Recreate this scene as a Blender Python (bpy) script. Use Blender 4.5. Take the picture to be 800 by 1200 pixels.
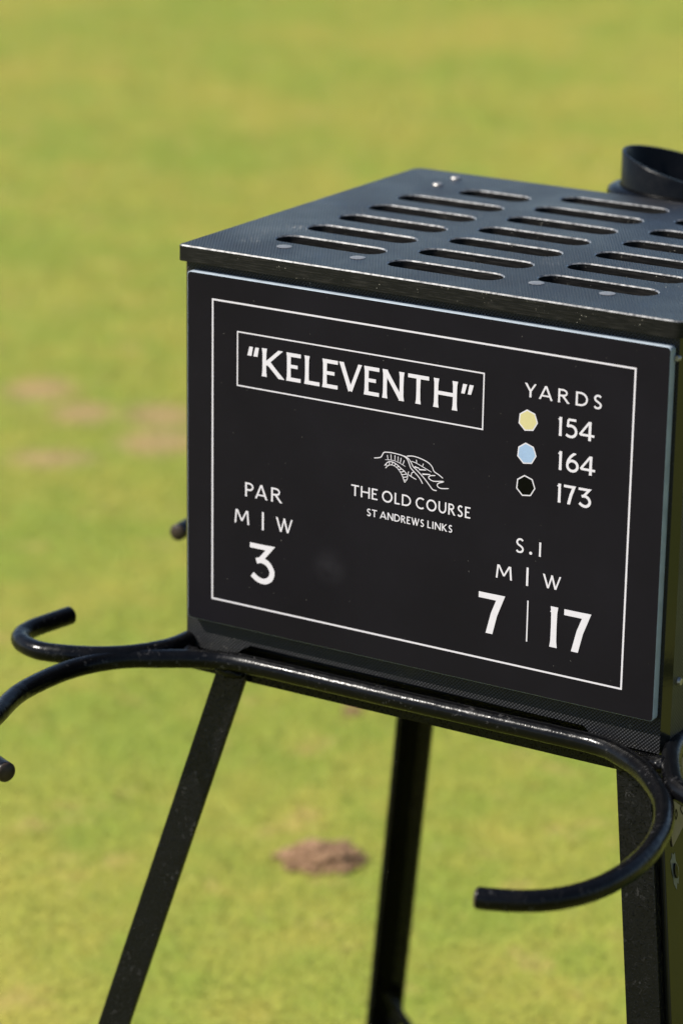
import bpy, bmesh, math, random
import numpy as np
from mathutils import Vector, Matrix

random.seed(7)
rng = np.random.default_rng(11)
for o in list(bpy.data.objects):
    bpy.data.objects.remove(o)
scene = bpy.context.scene
COL = scene.collection

# ------------------------------------------------------------------ camera
F_PX = 3535.65                                   # focal length in pixels of the 800 x 1200 photograph
CAM = Vector((1.30627, -1.92345, 1.48003))
RIGHT = Vector((0.853563, 0.520784, 0.014647))
DOWN = Vector((0.171666, -0.254594, -0.951690))
FWD = Vector((-0.491895, 0.814841, -0.306712))
cd = bpy.data.cameras.new('camera')
cam = bpy.data.objects.new('camera', cd)
COL.objects.link(cam)
m3 = Matrix((RIGHT, -DOWN, -FWD)).transposed()
cam.matrix_world = Matrix.Translation(CAM) @ m3.to_4x4()
cd.sensor_fit = 'VERTICAL'
cd.sensor_height = 36.0
cd.sensor_width = 24.0
cd.lens = 36.0 * F_PX / 1200.0
cd.clip_start = 0.05
cd.clip_end = 2000
cd.dof.use_dof = True
cd.dof.focus_distance = (Vector((0.25, 0.0, 0.79)) - CAM).dot(FWD)
cd.dof.aperture_fstop = 4.0
cd.dof.aperture_blades = 9
scene.camera = cam

# ------------------------------------------------------------------ sky, sun, exposure
SUN = Vector((-0.0112, -0.0086, 0.0150)).normalized()       # towards the sun
elev = math.asin(SUN.z)
azim = math.atan2(SUN.x, SUN.y)
w = bpy.data.worlds.new('World')
scene.world = w
w.use_nodes = True
nt = w.node_tree
bg = nt.nodes['Background']
sky = nt.nodes.new('ShaderNodeTexSky')
sky.sky_type = 'NISHITA'
sky.sun_disc = False
sky.sun_elevation = elev
sky.sun_rotation = azim
sky.dust_density = 0.6
sky.ozone_density = 1.3
nt.links.new(sky.outputs[0], bg.inputs[0])
bg.inputs[1].default_value = 0.075
sl = bpy.data.lights.new('sun', 'SUN')
sl.energy = 4.2
sl.angle = math.radians(0.53)
sl.color = (1.0, 0.95, 0.87)
so = bpy.data.objects.new('sun', sl)
so.rotation_euler = SUN.to_track_quat('Z', 'Y').to_euler()
so.location = (-3, -2.5, 5)
COL.objects.link(so)
scene.view_settings.view_transform = 'Standard'
scene.view_settings.look = 'None'
scene.view_settings.gamma = 1.0
scene.view_settings.exposure = 1.45
scene.render.engine = 'CYCLES'


def ray(px, py):
    return RIGHT * ((px - 400) / F_PX) + DOWN * ((py - 600) / F_PX) + FWD


def on_y(px, py, y):                              # the point of the plane y that a photo pixel shows
    d = ray(px, py)
    return CAM + d * ((y - CAM.y) / d.y)


# ------------------------------------------------------------------ materials
def mat(name, base=(0.02, 0.02, 0.02), rough=0.5, spec=0.5, metal=0.0, coat=0.0):
    m = bpy.data.materials.new(name)
    m.use_nodes = True
    b = m.node_tree.nodes['Principled BSDF']
    b.inputs['Base Color'].default_value = (*base, 1)
    b.inputs['Roughness'].default_value = rough
    b.inputs['Specular IOR Level'].default_value = spec
    b.inputs['Metallic'].default_value = metal
    b.inputs['Coat Weight'].default_value = coat
    b.inputs['Coat Roughness'].default_value = 0.12
    return m, m.node_tree, b


class N:
    """small helper for wiring nodes"""
    def __init__(s, t):
        s.t = t

    def n(s, kind, **k):
        x = s.t.nodes.new(kind)
        for a, v in k.items():
            setattr(x, a, v)
        return x

    def put(s, sock, v):
        if isinstance(v, bpy.types.NodeSocket):
            s.t.links.new(v, sock)
        else:
            sock.default_value = v

    def math(s, op, a, b=0.0, clamp=False):
        x = s.n('ShaderNodeMath', operation=op, use_clamp=clamp)
        s.put(x.inputs[0], a)
        s.put(x.inputs[1], b)
        return x.outputs[0]

    def noise(s, co, scale, detail=4.0, rough=0.55):
        x = s.n('ShaderNodeTexNoise')
        s.t.links.new(co, x.inputs['Vector'])
        x.inputs['Scale'].default_value = scale
        x.inputs['Detail'].default_value = detail
        x.inputs['Roughness'].default_value = rough
        return x.outputs['Fac']

    def ramp(s, fac, lo, hi):
        x = s.n('ShaderNodeMapRange', interpolation_type='SMOOTHSTEP')
        s.put(x.inputs[0], fac)
        x.inputs[1].default_value = lo
        x.inputs[2].default_value = hi
        return x.outputs[0]

    def mix(s, fac, a, b):
        x = s.n('ShaderNodeMix', data_type='RGBA')
        s.put(x.inputs[0], fac)
        s.put(x.inputs[6], a if isinstance(a, bpy.types.NodeSocket) else (*a, 1))
        s.put(x.inputs[7], b if isinstance(b, bpy.types.NodeSocket) else (*b, 1))
        return x.outputs[2]

    def mapr(s, fac, lo, hi, a, b):
        x = s.n('ShaderNodeMapRange')
        s.put(x.inputs[0], fac)
        for i, v in enumerate((lo, hi, a, b)):
            x.inputs[i + 1].default_value = v
        return x.outputs[0]

    def bump(s, h, dist, strength=1.0, normal=None):
        x = s.n('ShaderNodeBump')
        x.inputs['Distance'].default_value = dist
        x.inputs['Strength'].default_value = strength
        s.t.links.new(h, x.inputs['Height'])
        if normal:
            s.t.links.new(normal, x.inputs['Normal'])
        return x.outputs[0]

    def pos(s):
        return s.n('ShaderNodeNewGeometry').outputs['Position']

    def xyz(s, co):
        x = s.n('ShaderNodeSeparateXYZ')
        s.t.links.new(co, x.inputs[0])
        return x.outputs


def emboss(name, lid, base, rough, depth, pitch):
    """black plastic board with a pressed diamond grain; scuffs and dust"""
    m, t, b = mat(name, base, rough, 0.26 if lid else 0.24)
    g = N(t)
    co = g.pos()
    X, Y, Z = g.xyz(co)
    k = 2 * math.pi / pitch
    if lid:
        y2 = g.math('MULTIPLY', Y, 0.58)
        a, c = g.math('ADD', X, y2), g.math('SUBTRACT', X, y2)
    else:
        xy = g.math('ADD', X, Y)
        a, c = g.math('ADD', xy, Z), g.math('SUBTRACT', xy, Z)
    s1 = g.math('SINE', g.math('MULTIPLY', a, k))
    s2 = g.math('SINE', g.math('MULTIPLY', c, k))
    h = g.math('ADD', g.math('MULTIPLY', s1, 0.75 if lid else 0.5), g.math('MULTIPLY', s2, 0.25 if lid else 0.5))
    wear = g.ramp(g.noise(co, 22, 6, 0.6), 0.53, 0.72)
    amp = g.math('MULTIPLY', h, g.mapr(wear, 0, 1, 1.0, 0.35))
    t.links.new(g.bump(amp, depth), b.inputs['Normal'])
    smear = g.noise(co, 9, 5, 0.6)
    t.links.new(g.mapr(smear, 0.3, 0.75, rough - 0.09, rough + 0.12), b.inputs['Roughness'])
    dust = g.math('MULTIPLY', g.ramp(g.noise(co, 260, 3, 0.7), 0.63, 0.72), g.ramp(g.noise(co, 14, 4), 0.50, 0.68))
    if lid:                                       # scuffed spots on the lid
        for sx, sy, sr in ((0.036, 0.103, 0.016), (0.030, 0.045, 0.014), (0.262, 0.115, 0.020), (0.315, 0.290, 0.022), (0.020, 0.075, 0.030)):
            vd = g.n('ShaderNodeVectorMath', operation='DISTANCE')
            t.links.new(co, vd.inputs[0])
            vd.inputs[1].default_value = (sx, sy, 0.95)
            sp = g.math('SUBTRACT', 1.0, g.ramp(vd.outputs['Value'], 0.2 * sr, sr))
            sp = g.math('MULTIPLY', sp, g.ramp(g.noise(co, 330, 4, 0.75), 0.50, 0.66))
            dust = g.math('MAXIMUM', dust, g.math('MULTIPLY', sp, 1.0 if sr < 0.017 else 0.35))
    dust = g.math('MULTIPLY', dust, 0.32)
    film = g.math('MULTIPLY', g.ramp(g.noise(co, 18, 6, 0.65), 0.5, 0.8), 0.012)
    col = g.mix(film, base, (0.26, 0.24, 0.21))
    t.links.new(g.mix(dust, col, (0.42, 0.39, 0.34)), b.inputs['Base Color'])
    return m


M = {}
M['lid'] = emboss('embossed_lid_plastic', True, (0.0035, 0.0038, 0.0048), 0.36, 0.00030, 0.0027)
M['body'] = emboss('embossed_body_plastic', False, (0.0070, 0.0070, 0.0078), 0.48, 0.00026, 0.0030)


def cut_edge():
    """sawn and routed plastic edge: duller, scratched along, chipped"""
    m, t, b = mat('cut_plastic_edge', (0.006, 0.006, 0.006), 0.45, 0.10)
    g = N(t)
    co = g.pos()
    v = g.n('ShaderNodeVectorMath', operation='MULTIPLY')
    t.links.new(co, v.inputs[0])
    v.inputs[1].default_value = (60, 60, 900)
    streak = g.noise(v.outputs[0], 1.0, 3, 0.6)
    chip = g.math('MULTIPLY', g.ramp(g.noise(co, 380, 3, 0.7), 0.64, 0.70), g.ramp(g.noise(co, 40, 4, 0.7), 0.50, 0.62))
    c = g.mix(g.math('MULTIPLY', g.ramp(streak, 0.45, 0.75), 0.06), (0.0050, 0.0048, 0.0046), (0.17, 0.15, 0.12))
    t.links.new(g.mix(g.math('MULTIPLY', chip, 0.55), c, (0.5, 0.46, 0.38)), b.inputs['Base Color'])
    t.links.new(g.bump(streak, 0.0004, 0.6), b.inputs['Normal'])
    t.links.new(g.mapr(streak, 0.3, 0.7, 0.34, 0.55), b.inputs['Roughness'])
    return m


M['edge'] = cut_edge()


def chamfer_mat():
    m, t, b = mat('routed_chamfer_plastic', (0.006, 0.006, 0.005), 0.14, 0.6)
    g = N(t)
    t.links.new(g.bump(g.noise(g.pos(), 160, 3), 0.0002, 0.4), b.inputs['Normal'])
    return m


M['chamfer'] = chamfer_mat()


def panel_face():
    m, t, b = mat('printed_charcoal_vinyl', (0.0085, 0.0080, 0.0088), 0.40, 0.10)
    g = N(t)
    co = g.pos()
    fine = g.noise(co, 900, 3, 0.7)
    big = g.noise(co, 7, 5, 0.6)
    vd = g.n('ShaderNodeVectorMath', operation='DISTANCE')
    t.links.new(co, vd.inputs[0])
    vd.inputs[1].default_value = on_y(386, 664, 0)
    smudge = g.math('MULTIPLY', g.math('SUBTRACT', 1.0, g.ramp(vd.outputs['Value'], 0.0, 0.020)), g.ramp(g.noise(co, 40, 3), 0.2, 0.7))
    speck = g.math('MULTIPLY', g.ramp(g.noise(co, 330, 2, 0.6), 0.735, 0.76), 0.2)
    c = g.mix(g.mapr(big, 0.3, 0.7, 0.0, 0.55), (0.0040, 0.0033, 0.0056), (0.0056, 0.0046, 0.0074))
    c = g.mix(g.math('MULTIPLY', smudge, 0.022), c, (0.30, 0.29, 0.33))
    c = g.mix(speck, c, (0.4, 0.38, 0.34))
    t.links.new(c, b.inputs['Base Color'])
    t.links.new(g.mapr(big, 0.3, 0.7, 0.28, 0.48), b.inputs['Roughness'])
    t.links.new(g.bump(fine, 0.00005, 0.35), b.inputs['Normal'])
    return m


M['panel'] = panel_face()


def plain(name, c, rough, var=0.08, scale=60, spec=0.5, metal=0.0):
    m, t, b = mat(name, c, rough, spec, metal)
    g = N(t)
    f = g.noise(g.pos(), scale, 4, 0.6)
    dark = tuple(x * (1 - var * 2) for x in c)
    t.links.new(g.mix(g.mapr(f, 0.3, 0.7, 0, 1), dark, c), b.inputs['Base Color'])
    t.links.new(g.mapr(f, 0.3, 0.7, rough - 0.06, rough + 0.08), b.inputs['Roughness'])
    return m


M['rim'] = plain('painted_glint_rim', (0.13, 0.13, 0.13), 0.26, 0.48, 220, 0.6)  # glossy plastic, base paled to paint glints along slot and lid rims
M['panel_edge'] = plain('pale_panel_edge', (0.22, 0.255, 0.29), 0.6, 0.12, 80, 0.15)
M['ink'] = plain('white_print', (0.425, 0.402, 0.436), 0.45, 0.03, 200, 0.3)
M['cream'] = plain('cream_print', (0.365, 0.320, 0.160), 0.45, 0.03, 200, 0.3)
M['blue'] = plain('pale_blue_print', (0.190, 0.265, 0.385), 0.45, 0.03, 200, 0.3)
M['black'] = plain('black_print', (0.0015, 0.0015, 0.001), 0.45, 0.1, 200, 0.04)
M['screw'] = plain('dull_zinc_screw', (0.30, 0.285, 0.265), 0.45, 0.2, 500, 0.5, 0.8)


def paint(name, bumpy, rust_tip=False):
    """thick black gloss paint over welded steel: runs, grit, chips"""
    m, t, b = mat(name, (0.0016, 0.0016, 0.0019), 0.22, 0.15 if bumpy else 0.11)
    g = N(t)
    co = g.pos()
    lump = g.noise(co, 95, 4, 0.6)
    grit = g.noise(co, 560 if bumpy else 420, 3, 0.6)
    if bumpy:                                     # sparse grit pimples under the paint
        grit = g.ramp(grit, 0.54, 0.74)
    n1 = g.bump(lump, 0.0009 if bumpy else 0.0012, 0.4)
    n2 = g.bump(grit, 0.0018 if bumpy else 0.0003, 1.0 if bumpy else 0.3, n1)
    t.links.new(n2, b.inputs['Normal'])
    t.links.new(g.mapr(g.noise(co, 40, 4), 0.3, 0.7, 0.14 if bumpy else 0.13, 0.24 if bumpy else 0.33), b.inputs['Roughness'])
    chip = g.math('MULTIPLY', g.ramp(g.noise(co, 230, 4, 0.7), 0.58, 0.66), g.ramp(g.noise(co, 30, 3), 0.47, 0.60))
    dirt = g.math('MULTIPLY', g.ramp(g.noise(co, 60, 5, 0.7), 0.52, 0.75), 0.006 if bumpy else 0.012)
    c = g.mix(dirt, (0.0016, 0.0016, 0.0019), (0.20, 0.17, 0.13))
    t.links.new(g.mix(g.math('MULTIPLY', chip, 0.06 if bumpy else 0.08), c, (0.26, 0.25, 0.25)), b.inputs['Base Color'])
    return m


M['rod'] = paint('black_rod_paint', False)
M['iron'] = paint('black_angle_iron_paint', True)
M['tip'] = plain('worn_rod_end', (0.030, 0.020, 0.014), 0.5, 0.3, 300, 0.2)
M['plate'] = plain('glossy_black_plate', (0.004, 0.004, 0.003), 0.16, 0.2, 40, 0.17)
M['chipped'] = plain('bared_grey_primer', (0.075, 0.08, 0.075), 0.5, 0.3, 300)
M['tan'] = plain('tan_plate_overlay', (0.10, 0.07, 0.045), 0.45, 0.2, 60)
M['tube'] = plain('black_moulded_plastic', (0.0015, 0.0015, 0.0017), 0.26, 0.2, 60, 0.09)
M['tube_floor'] = plain('grey_inner_plate', (0.20, 0.20, 0.21), 0.5, 0.2, 60, 0.5)

# worn spots in the turf, read off the photograph as points of the ground
WORN = [(-1.895, 2.322, .24, .10), (-1.745, 2.234, .22, .09), (-1.62, 2.30, .26, .11), (-1.53, 2.17, .26, .10), (-1.62, 1.985, .26, .07),
        (0.55, 3.2, .3, .12), (-3.6, 3.1, .4, .2)]


def turf_colour(g, t, blade):
    co = g.pos()
    big = g.noise(co, 1.3, 4, 0.55)
    mid = g.noise(co, 5.5, 5, 0.6)
    fine = g.noise(co, 17, 4, 0.6)
    f = g.math('ADD', g.math('MULTIPLY', big, 0.50), g.math('ADD', g.math('MULTIPLY', mid, 0.42), g.math('MULTIPLY', fine, 0.20)))
    green, yellow, straw = (0.212, 0.266, 0.036), (0.322, 0.294, 0.052), (0.42, 0.305, 0.102)
    c = g.mix(g.ramp(f, 0.45, 0.68), green, yellow)
    dry = g.math('MULTIPLY', g.ramp(g.noise(co, 9, 4, 0.6), 0.56, 0.72), 0.62)
    c = g.mix(dry, c, straw)
    if blade:
        at = g.n('ShaderNodeAttribute', attribute_name='tone')
        r = at.outputs['Fac']
        c = g.mix(g.math('MULTIPLY', g.ramp(r, 0.80, 1.0), 0.3), c, straw)
        c = g.mix(g.math('MULTIPLY', g.ramp(g.math('SUBTRACT', 1.0, r), 0.70, 1.0), 0.25), c, (0.15, 0.21, 0.020))
    X, Y, Z = g.xyz(co)
    warp = g.math('MULTIPLY', g.math('SUBTRACT', g.noise(co, 6, 4, 0.6), 0.5), 0.8)
    mask = None
    for (x, y, a, bb) in WORN:
        # long axis lies along the direction (0.88, 0.48)
        dx, dy = g.math('SUBTRACT', X, x), g.math('SUBTRACT', Y, y)
        u = g.math('DIVIDE', g.math('ADD', g.math('MULTIPLY', dx, 0.88), g.math('MULTIPLY', dy, 0.48)), a * 0.38)
        v = g.math('DIVIDE', g.math('SUBTRACT', g.math('MULTIPLY', dy, 0.88), g.math('MULTIPLY', dx, 0.48)), bb * 1.05)
        d = g.math('SQRT', g.math('ADD', g.math('MULTIPLY', u, u), g.math('MULTIPLY', v, v)))
        k = g.math('SUBTRACT', 1.0, g.ramp(g.math('ADD', d, warp), 0.25, 1.05))
        mask = k if mask is None else g.math('MAXIMUM', mask, k)
    return g.mix(g.math('MULTIPLY', mask, 0.60), c, (0.44, 0.255, 0.165)), co, fine


def grass_mat():
    m, t, b = mat('turf_blades', (0.1, 0.13, 0.02), 0.55, 0.25)
    g = N(t)
    c, co, fine = turf_colour(g, t, True)
    t.links.new(c, b.inputs['Base Color'])
    # blades of a mown sward: their shading normals gather round the upright
    geo = g.n('ShaderNodeNewGeometry')
    nm = g.n('ShaderNodeMix', data_type='VECTOR')
    nm.inputs[0].default_value = 0.72
    t.links.new(geo.outputs['Normal'], nm.inputs[4])
    nm.inputs[5].default_value = (0, 0, 1)
    nn = g.n('ShaderNodeVectorMath', operation='NORMALIZE')
    t.links.new(nm.outputs[1], nn.inputs[0])
    t.links.new(nn.outputs[0], b.inputs['Normal'])
    tr = g.n('ShaderNodeBsdfTranslucent')
    t.links.new(nn.outputs[0], tr.inputs[1])
    t.links.new(c, tr.inputs[0])
    mx = g.n('ShaderNodeMixShader')
    mx.inputs[0].default_value = 0.22
    t.links.new(b.outputs[0], mx.inputs[1])
    t.links.new(tr.outputs[0], mx.inputs[2])
    t.links.new(mx.outputs[0], t.nodes['Material Output'].inputs[0])
    return m


def ground_mat():
    m, t, b = mat('turf_ground', (0.1, 0.13, 0.02), 0.8, 0.15)
    g = N(t)
    c, co, fine = turf_colour(g, t, False)
    thatch = g.mix(g.ramp(g.noise(co, 120, 4, 0.7), 0.35, 0.7), (0.16, 0.165, 0.026), (0.24, 0.225, 0.04))
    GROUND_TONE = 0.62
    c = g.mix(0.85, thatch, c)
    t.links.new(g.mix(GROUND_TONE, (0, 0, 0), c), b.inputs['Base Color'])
    t.links.new(g.bump(g.noise(co, 180, 4, 0.7), 0.004, 0.4), b.inputs['Normal'])
    return m


def soil_mat():
    m, t, b = mat('crumbly_soil', (0.2, 0.1, 0.06), 0.9, 0.1)
    g = N(t)
    co = g.pos()
    f = g.noise(co, 190, 5, 0.7)
    t.links.new(g.mix(g.ramp(f, 0.35, 0.7), (0.125, 0.070, 0.038), (0.28, 0.172, 0.100)), b.inputs['Base Color'])
    t.links.new(g.bump(f, 0.004, 0.9), b.inputs['Normal'])
    return m


M['grass'] = grass_mat()
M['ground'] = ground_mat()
M['soil'] = soil_mat()


# ------------------------------------------------------------------ object helpers
def link(name, me, mats, parent=None, smooth=False):
    o = bpy.data.objects.new(name, me)
    for x in (mats if isinstance(mats, (list, tuple)) else [mats]):
        me.materials.append(x)
    COL.objects.link(o)
    if parent:
        o.parent = parent
    if smooth:
        for p in me.polygons:
            p.use_smooth = True
    return o


def from_bm(name, bm, mats, parent=None, smooth=False):
    me = bpy.data.meshes.new(name)
    bmesh.ops.recalc_face_normals(bm, faces=bm.faces)
    bm.to_mesh(me)
    bm.free()
    return link(name, me, mats, parent, smooth)


def thing(name, label, cat, loc=(0, 0, 0), group=None):
    o = bpy.data.objects.new(name, None)
    o.location = loc
    o.empty_display_size = 0.1
    COL.objects.link(o)
    o['label'] = label
    o['category'] = cat
    if group:
        o['group'] = group
    bpy.context.view_layer.update()
    return o


def adopt(o, parent):
    """parent without moving: mesh data are in world coordinates"""
    o.parent = parent
    o.matrix_parent_inverse = parent.matrix_world.inverted()
    return o


def rrect(x0, y0, x1, y1, r, seg=5, r0=None):
    """rounded rectangle; r0 = another radius for the corner (x0, y0)"""
    pts = []
    q = r if r0 is None else r0
    for cx, cy, a0, r in ((x1 - r, y0 + r, -90, r), (x1 - r, y1 - r, 0, r), (x0 + r, y1 - r, 90, r), (x0 + q, y0 + q, 180, q)):
        for i in range(seg + 1):
            a = math.radians(a0 + 90 * i / seg)
            pts.append((cx + r * math.cos(a), cy + r * math.sin(a)))
    return pts


def stadium(x0, x1, y, r, seg=8):
    pts = []
    for cx, a0 in ((x1 - r, -90), (x0 + r, 90)):
        for i in range(seg + 1):
            a = math.radians(a0 + 180 * i / seg)
            pts.append((cx + r * math.cos(a), y + r * math.sin(a)))
    return pts


def catmull(P, n=8):
    P = [Vector(p) for p in P]
    out = []
    for i in range(len(P) - 1):
        a, b, c, d = P[max(i - 1, 0)], P[i], P[i + 1], P[min(i + 2, len(P) - 1)]
        for k in range(n):
            t = k / n
            out.append(0.5 * ((2 * b) + (c - a) * t + (2 * a - 5 * b + 4 * c - d) * t * t + (3 * b - a - 3 * c + d) * t ** 3))
    out.append(P[-1])
    return out


def tube_bm(path, r, sides=16, wob=0.0):
    bm = bmesh.new()
    rings = []
    n = len(path)
    for i, p in enumerate(path):
        tan = (path[min(i + 1, n - 1)] - path[max(i - 1, 0)]).normalized()
        up = Vector((0, 0, 1))
        s = tan.cross(up).normalized()
        u = s.cross(tan).normalized()
        rr = r * (1 + wob * random.uniform(-1, 1))
        rings.append([bm.verts.new(p + (s * math.cos(a) + u * math.sin(a)) * rr) for a in [2 * math.pi * k / sides for k in range(sides)]])
    for a, b in zip(rings, rings[1:]):
        for k in range(sides):
            bm.faces.new((a[k], a[(k + 1) % sides], b[(k + 1) % sides], b[k]))
    for ring, sgn in ((rings[0], -1), (rings[-1], 1)):       # rounded, worn end caps
        idx = 0 if sgn < 0 else n - 1
        p = path[idx]
        tan = ((path[1] - path[0]) if sgn < 0 else (path[-1] - path[-2])).normalized() * sgn
        ins = [bm.verts.new(p + (v.co - p) * 0.8 + tan * r * 0.22) for v in ring]
        for k in range(sides):
            f = bm.faces.new((ring[k], ring[(k + 1) % sides], ins[(k + 1) % sides], ins[k]))
            f.material_index = 1
        f = bm.faces.new(ins)
        f.material_index = 1
    return bm


def prism_bm(pts2, to3, t0, t1, bev=0.0008):
    """extrude a closed 2-D outline between t0 and t1; to3(u, v, t) gives the point"""
    bm = bmesh.new()
    a = [bm.verts.new(to3(u, v, t0)) for u, v in pts2]
    b = [bm.verts.new(to3(u, v, t1)) for u, v in pts2]
    n = len(pts2)
    bm.faces.new(a)
    bm.faces.new(b)
    for i in range(n):
        bm.faces.new((a[i], a[(i + 1) % n], b[(i + 1) % n], b[i]))
    bmesh.ops.recalc_face_normals(bm, faces=bm.faces)
    if bev:
        bmesh.ops.bevel(bm, geom=list(bm.edges), offset=bev, segments=2, affect='EDGES', profile=0.6)
    return bm


def box_bm(x0, y0, z0, x1, y1, z1, bev=0.001):
    return prism_bm([(x0, y0), (x1, y0), (x1, y1), (x0, y1)], lambda u, v, t: Vector((u, v, t)), z0, z1, bev)


# ------------------------------------------------------------------ ground and grass
def ground():
    bm = bmesh.new()
    R = [0, 1, 2, 3.5, 5, 7, 10, 14, 20, 30, 50, 90, 160, 320, 600]
    nseg = 48
    rings = [[bm.verts.new((0, 0, 0))]]
    for r in R[1:]:
        rings.append([bm.verts.new((r * math.cos(2 * math.pi * k / nseg), r * math.sin(2 * math.pi * k / nseg), 0)) for k in range(nseg)])
    for k in range(nseg):
        bm.faces.new((rings[0][0], rings[1][k], rings[1][(k + 1) % nseg]))
    for a, b in zip(rings[1:], rings[2:]):
        for k in range(nseg):
            bm.faces.new((a[k], b[k], b[(k + 1) % nseg], a[(k + 1) % nseg]))
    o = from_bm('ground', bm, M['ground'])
    o['kind'] = 'structure'
    o['label'] = 'mown yellow green turf with bare brown patches'
    return o


ground()


def grass():
    n = 1600000
    th0 = math.atan2(FWD.y, FWD.x)
    # densest where the photograph looks, thinning out gradually all round so that no edge shows
    far = rng.random(n) < 0.86
    r = np.where(far, rng.uniform(1.9, 13.0, n), rng.gamma(3.0, 2.0, n) + 0.3)
    th = th0 + np.where(far, rng.normal(0, math.radians(9.5), n), rng.uniform(-math.pi, math.pi, n))
    r = r + np.where(far, np.abs(rng.normal(0, 0.9, n)), 0.0)
    x = CAM.x + r * np.cos(th)
    y = CAM.y + r * np.sin(th)
    tone = rng.random(n)
    size = np.clip(r / 3.2, 0.8, 3.0)
    h = rng.uniform(0.003, 0.0075, n) * 1.0
    wd = rng.uniform(0.0007, 0.0014, n) * size
    a = rng.uniform(0, 2 * np.pi, n)
    lean = rng.uniform(0.8, 2.8, n) * h
    la = rng.uniform(0, 2 * np.pi, n)
    dx, dy = np.cos(a) * wd, np.sin(a) * wd
    co = np.empty((n, 3, 3), np.float32)
    co[:, 0] = np.stack([x - dx, y - dy, np.full(n, -0.001)], 1)
    co[:, 1] = np.stack([x + dx, y + dy, np.full(n, -0.001)], 1)
    co[:, 2] = np.stack([x + np.cos(la) * lean, y + np.sin(la) * lean, h], 1)
    me = bpy.data.meshes.new('grass')
    me.vertices.add(3 * n)
    me.vertices.foreach_set('co', co.ravel())
    me.loops.add(3 * n)
    me.loops.foreach_set('vertex_index', np.arange(3 * n, dtype=np.int32))
    me.polygons.add(n)
    me.polygons.foreach_set('loop_start', np.arange(0, 3 * n, 3, dtype=np.int32))
    me.update(calc_edges=True)
    at = me.attributes.new('tone', 'FLOAT', 'POINT')
    at.data.foreach_set('value', np.repeat(tone, 3).astype(np.float32))
    o = link('grass', me, M['grass'])
    o['kind'] = 'stuff'
    o['label'] = 'short mown yellow green grass of the tee'
    o['category'] = 'grass'


grass()

# ------------------------------------------------------------------ the steel stand
stand = thing('tee_stand', 'black painted angle iron stand with splayed legs and curved rod hooks', 'stand', (0.21, 0.19, 0))
ZR = 0.6132                                       # height of the bent rods
FX0, FX1, FY0, FY1 = 0.000, 0.421, 0.004, 0.366   # outline of the frame under the box


def rail(x0, y0, x1, y1, inward):
    """angle iron rail: upright flange outside, flat flange on top"""
    dx, dy = x1 - x0, y1 - y0
    L = math.hypot(dx, dy)
    ux, uy = dx / L, dy / L
    ix, iy = inward
    sec = [(0, 0.5935), (0.004, 0.5935), (0.004, 0.6065), (0.030, 0.6065), (0.030, 0.6105), (0, 0.6105)]
    bm = prism_bm(sec, lambda u, v, t: Vector((x0 + ux * t + ix * u, y0 + uy * t + iy * u, v)), 0, L, 0.0006)
    return adopt(from_bm('frame_rail', bm, M['iron']), stand)


rail(FX0, FY0, FX1, FY0, (0, 1))
rail(FX0, FY1, FX1, FY1, (0, -1))
rail(FX0 + 0.001, FY0 + 0.032, FX0 + 0.001, FY1 - 0.032, (1, 0))
rail(FX1 - 0.001, FY0 + 0.032, FX1 - 0.001, FY1 - 0.032, (-1, 0))


def leg(cx, cy, sx, sy, flx, fly, ztop=0.6025, wf=0.0285):
    """splayed angle iron leg; (sx, sy) point from the corner inwards"""
    T = 0.005
    sec = [(0, 0), (wf, 0), (wf, T), (T, T), (T, wf), (0, wf)]

    def to3(u, v, z):
        d = (ztop - z)
        return Vector((cx + sx * u + flx * d, cy + sy * v + fly * d, z))
    bm = prism_bm(sec, to3, 0.004, ztop, 0.0008)
    o = adopt(from_bm('leg', bm, M['iron']), stand)
    foot = box_bm(cx + flx * ztop - (0.012 if sx > 0 else 0.045), cy + fly * ztop - (0.012 if sy > 0 else 0.045), -0.001,
                  cx + flx * ztop + (0.045 if sx > 0 else 0.012), cy + fly * ztop + (0.045 if sy > 0 else 0.012), 0.006, 0.001)
    f = from_bm('foot_plate', foot, M['iron'])
    adopt(f, o)
    return o


leg(0.0300, -0.0015, 1, 1, -0.245, -0.20)
leg(0.4200, -0.0015, -1, 1, 0.194, -0.20)
leg(0.0145, 0.370, 1, -1, -0.190, 0.20, wf=0.0270)
leg(0.4200, 0.370, -1, -1, 0.194, 0.20)

# flat strut from the rear leg down and across
st0, st1 = on_y(452, 1163, 0.462), on_y(500, 1238, 0.462)
sv = (st1 - st0)
bm = prism_bm([(0, -0.0045), (sv.length, -0.0045), (sv.length, 0.0045), (0, 0.0045)],
              lambda u, v, t: st0 + sv.normalized() * u + Vector((sv.z, 0, -sv.x)).normalized() * v + Vector((0, t, 0)), -0.003, 0.003, 0.0008)
adopt(from_bm('strut', bm, M['iron']), stand)

# the bent rods
FRONT_RIGHT = [(.379, -.0045), (.4028, -.0142), (.4268, -.0305), (.4495, -.0540), (.4680, -.0790), (.4844, -.1141), (.4927, -.1439), (.4970, -.1700),
               (.4978, -.1995), (.4932, -.2300), (.4839, -.2530), (.4711, -.2696), (.4563, -.2805), (.4400, -.2880), (.4318, -.2905)]
FRONT_LEFT = [(.0367, -.2915), (.0110, -.2790), (-.0130, -.2590), (-.0300, -.2310), (-.0408, -.1983), (-.0500, -.1690), (-.0535, -.1411), (-.0512, -.1010), (-.0415, -.0714),
              (-.0253, -.0490), (-.004, -.0345), (.0178, -.0202), (.0414, -.0095), (.0707, -.0058)]
fr = FRONT_LEFT + [(.12, -.0052), (.20, -.0052), (.28, -.0045), (.34, -.0036)] + FRONT_RIGHT
rod = [Vector((x, y, ZR)) for x, y in fr]
adopt(from_bm('hook_rod', tube_bm(catmull(rod), 0.0078, 18, 0.012), [M['rod'], M['tip']], None, True), stand)
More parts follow.
